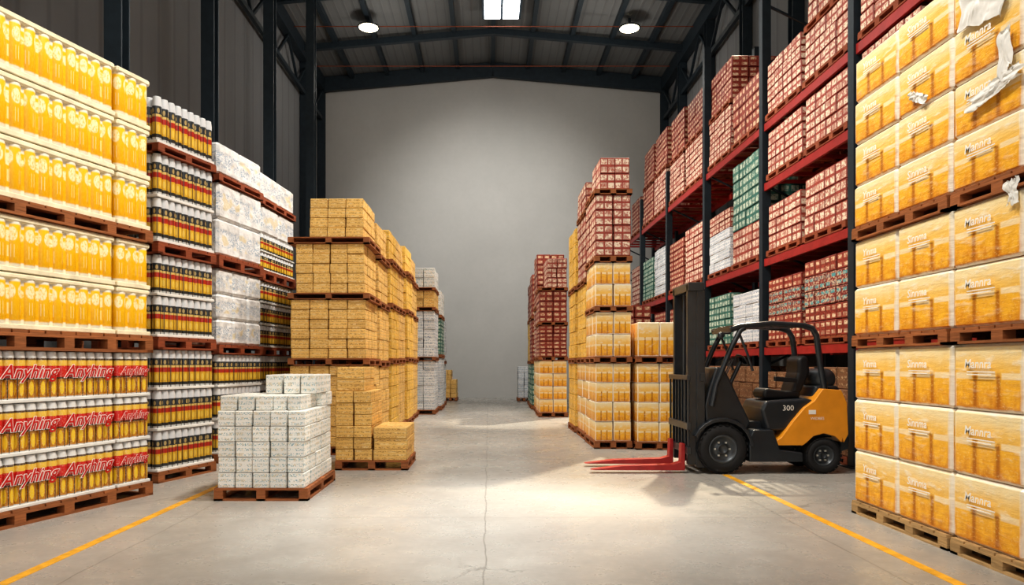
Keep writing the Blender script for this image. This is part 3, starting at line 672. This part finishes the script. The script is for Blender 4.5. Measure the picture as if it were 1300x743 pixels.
tube('mast_chain', [(2.9, 10.35, .4), (2.9, 10.35, 2.6)], .03, mgr); tube('mast_chain_2', [(2.9, 10.52, .4), (2.9, 10.52, 2.6)], .03, mgr)
for i, zz in enumerate((.28, .62)): mbox('carriage_bar_%d' % i, 2.78, YN-.02, zz, 2.84, YFk+.02, zz+.1, mblk)
for i in range(7):
    yy = YN + i*(YFk-YN-.03)/6; mbox('backrest_bar_%d' % i, 2.79, yy, .38, 2.82, yy+.03, 1.36, mblk)
mbox('backrest_top', 2.78, YN-.02, 1.32, 2.83, YFk+.02, 1.39, mblk)
for nm, yy in (('', 10.02), ('_far', 10.66)):
    prof('fork'+nm, [(1.45,.05),(1.5,.045),(2.78,.04),(2.78,.42),(2.73,.42),(2.72,.16),(2.6,.125),(1.9,.105)], yy, yy+.14, mred, .006)
tube('headlamp_arm', [(3.42, YN+.1, 1.98), (3.3, YN+.05, 1.98)], .03, mblk)
lathe('headlamp', [(.001, -.04), (.04, -.04), (.05, 0), (.04, .04), (.001, .04)], 3.27, YN+.05, 1.95, mblk, 20)
tube('exhaust', [(4.9, 10.6, 1.15), (4.9, 10.6, 1.5)], .06, mblk)
lathe('gas_cylinder', [(.001, -.3), (.1, -.3), (.15, -.24), (.15, .24), (.1, .3), (.001, .3)], 4.84, 10.43, 1.33, mgr, 24)
b = MB(); b.text('300', (4.24-FO.x, YN+.096-FO.y, .92), (1,0,0), (0,0,1), .11, 'txt_w'); b.text('WIDBES', (4.62-FO.x, YN+.026-FO.y, .78), (1,0,0), (0,0,1), .055, 'txt_w')
b.box(4.50-FO.x, YN+.026-FO.y, .84, 4.60-FO.x, YN+.03-FO.y, .90, 'txt_w'); b.obj('markings', parent=fk)

# ------------------------------------------------------------------ lights
def em(name, c, s):
    m = M(name); m.b.inputs['Emission Color'].default_value = (*c, 1); m.b.inputs['Emission Strength'].default_value = s; return m.out((.8, .8, .8))
lampm = em('lamp_diffuser', (1, .84, .56), 10); skym = em('skylight_glazing', (.9, .96, 1), 6)
def hb(name, x, y, mat):
    # round high-bay lamp: diffuser disc, flared shade, stem to the roof
    z_ = roofz(x)-.5; b = MB(); n = 28; rings = [(.0, -.06, 0), (.30, -.06, 0), (.36, -.03, 0), (.42, -.03, 1), (.40, .02, 1), (.2, .12, 1), (.05, .14, 1), (.05, .36, 1)]
    for (r_, zz, _) in rings:
        for i in range(n): b.v.append((r_*math.cos(2*math.pi*i/n), r_*math.sin(2*math.pi*i/n), zz))
    for k in range(len(rings)-1):
        for i in range(n):
            j = (i+1) % n; b.face([k*n+i, k*n+j, (k+1)*n+j, (k+1)*n+i], rings[k+1][2], [(0,0)]*4, (0,0))
    return b.obj(name, (x, y, z_), mats=[mat, MAT['navy']])
for x, y in ((-4.55, 26.9), (5.35, 26.9), (-4.5, 18), (5.25, 18), (-4.5, 9.5), (5.25, 9.5)): hb('high_bay_lamp', x, y, lampm)
b = MB(); 
for i in range(2):
    for j in range(2): b.box(-.65+i*.7, -.9+j*1.0, -.04, -.05+i*.7, .0+j*1.0, 0, 0)
b.box(-.75, -1, 0, .75, 1.1, .06, 1); b.box(-.05,-.5,.06,.05,.5,.3,1); b.obj('skylight', (.5, 26.2, roofz(.5)-.4), mats=[skym, MAT['navy']])
def spot(x, y, z_, p, ang, tgt, col=(1, .94, .85), blend=.8, r=.3):
    l = bpy.data.lights.new('added_spot', 'SPOT'); l.energy = p; l.spot_size = R(ang); l.spot_blend = blend; l.shadow_soft_size = r; l.color = col
    o = bpy.data.objects.new('added_spot', l); sc.collection.objects.link(o); o.location = (x, y, z_); o.rotation_euler = (Vector(tgt)-Vector((x, y, z_))).to_track_quat('-Z', 'Y').to_euler()
def point(x, y, z_, p, r=.5, col=(1, .95, .88)):
    l = bpy.data.lights.new('fill_point', 'POINT'); l.energy = p; l.shadow_soft_size = r; l.color = col
    o = bpy.data.objects.new('fill_point', l); sc.collection.objects.link(o); o.location = (x, y, z_)
# added spots, no fixtures: each side washes the aisle faces opposite
for y in (3, 9, 15, 21):
    k = .62 if y == 3 else 1
    spot(2.8, y-1, 13.2, 4600*k, 62, (-4.2, y+1, 2.5), r=.6); spot(-2.6, y-1, 13.2, 4800*k, 62, (4.6, y+1, 3.2), r=.6)
for x, y, p in ((-3.5, 26.5, 170), (4, 26.5, 170), (0, 21, 240), (0, 14, 220), (0, 8, 180)): point(x, y, 12.0, p)  # points added as fill; those on the centre line have no lamp
spot(.2, 18, 14, 6800, 58, (.2, 32.4, 6.0), (1, .98, .94), 1., .6)  # added spot, no fixture: brightens the middle of the back wall
spot(0.1, 9, 14, 9500, 24, (0.1, 7.2, 0), (1, .98, .94), 1.)  # added spot, no fixture: pools light on the aisle floor
# daylight shafts over the right-hand rack
spot(6.7, 19.5, 13.8, 15000, 19, (1.9, 10.2, 0), (1, .86, .64), .7, .25)
spot(6.7, 26, 13.8, 13000, 15, (.9, 19, 0), (1, .90, .72), .6, .2)
w = bpy.data.worlds.new('world'); sc.world = w; w.use_nodes = True
w.node_tree.nodes['Background'].inputs[0].default_value = (1, .965, .92, 1); w.node_tree.nodes['Background'].inputs[1].default_value = .95

# ------------------------------------------------------------------ camera
c = bpy.data.cameras.new('camera'); c.sensor_width = 36; c.lens = 900/1300*36; c.shift_x = .023; c.shift_y = .0696; c.clip_end = 200
co = bpy.data.objects.new('camera', c); sc.collection.objects.link(co); co.location = (0, 0, 1.55); co.rotation_euler = (R(90), 0, 0); sc.camera = co
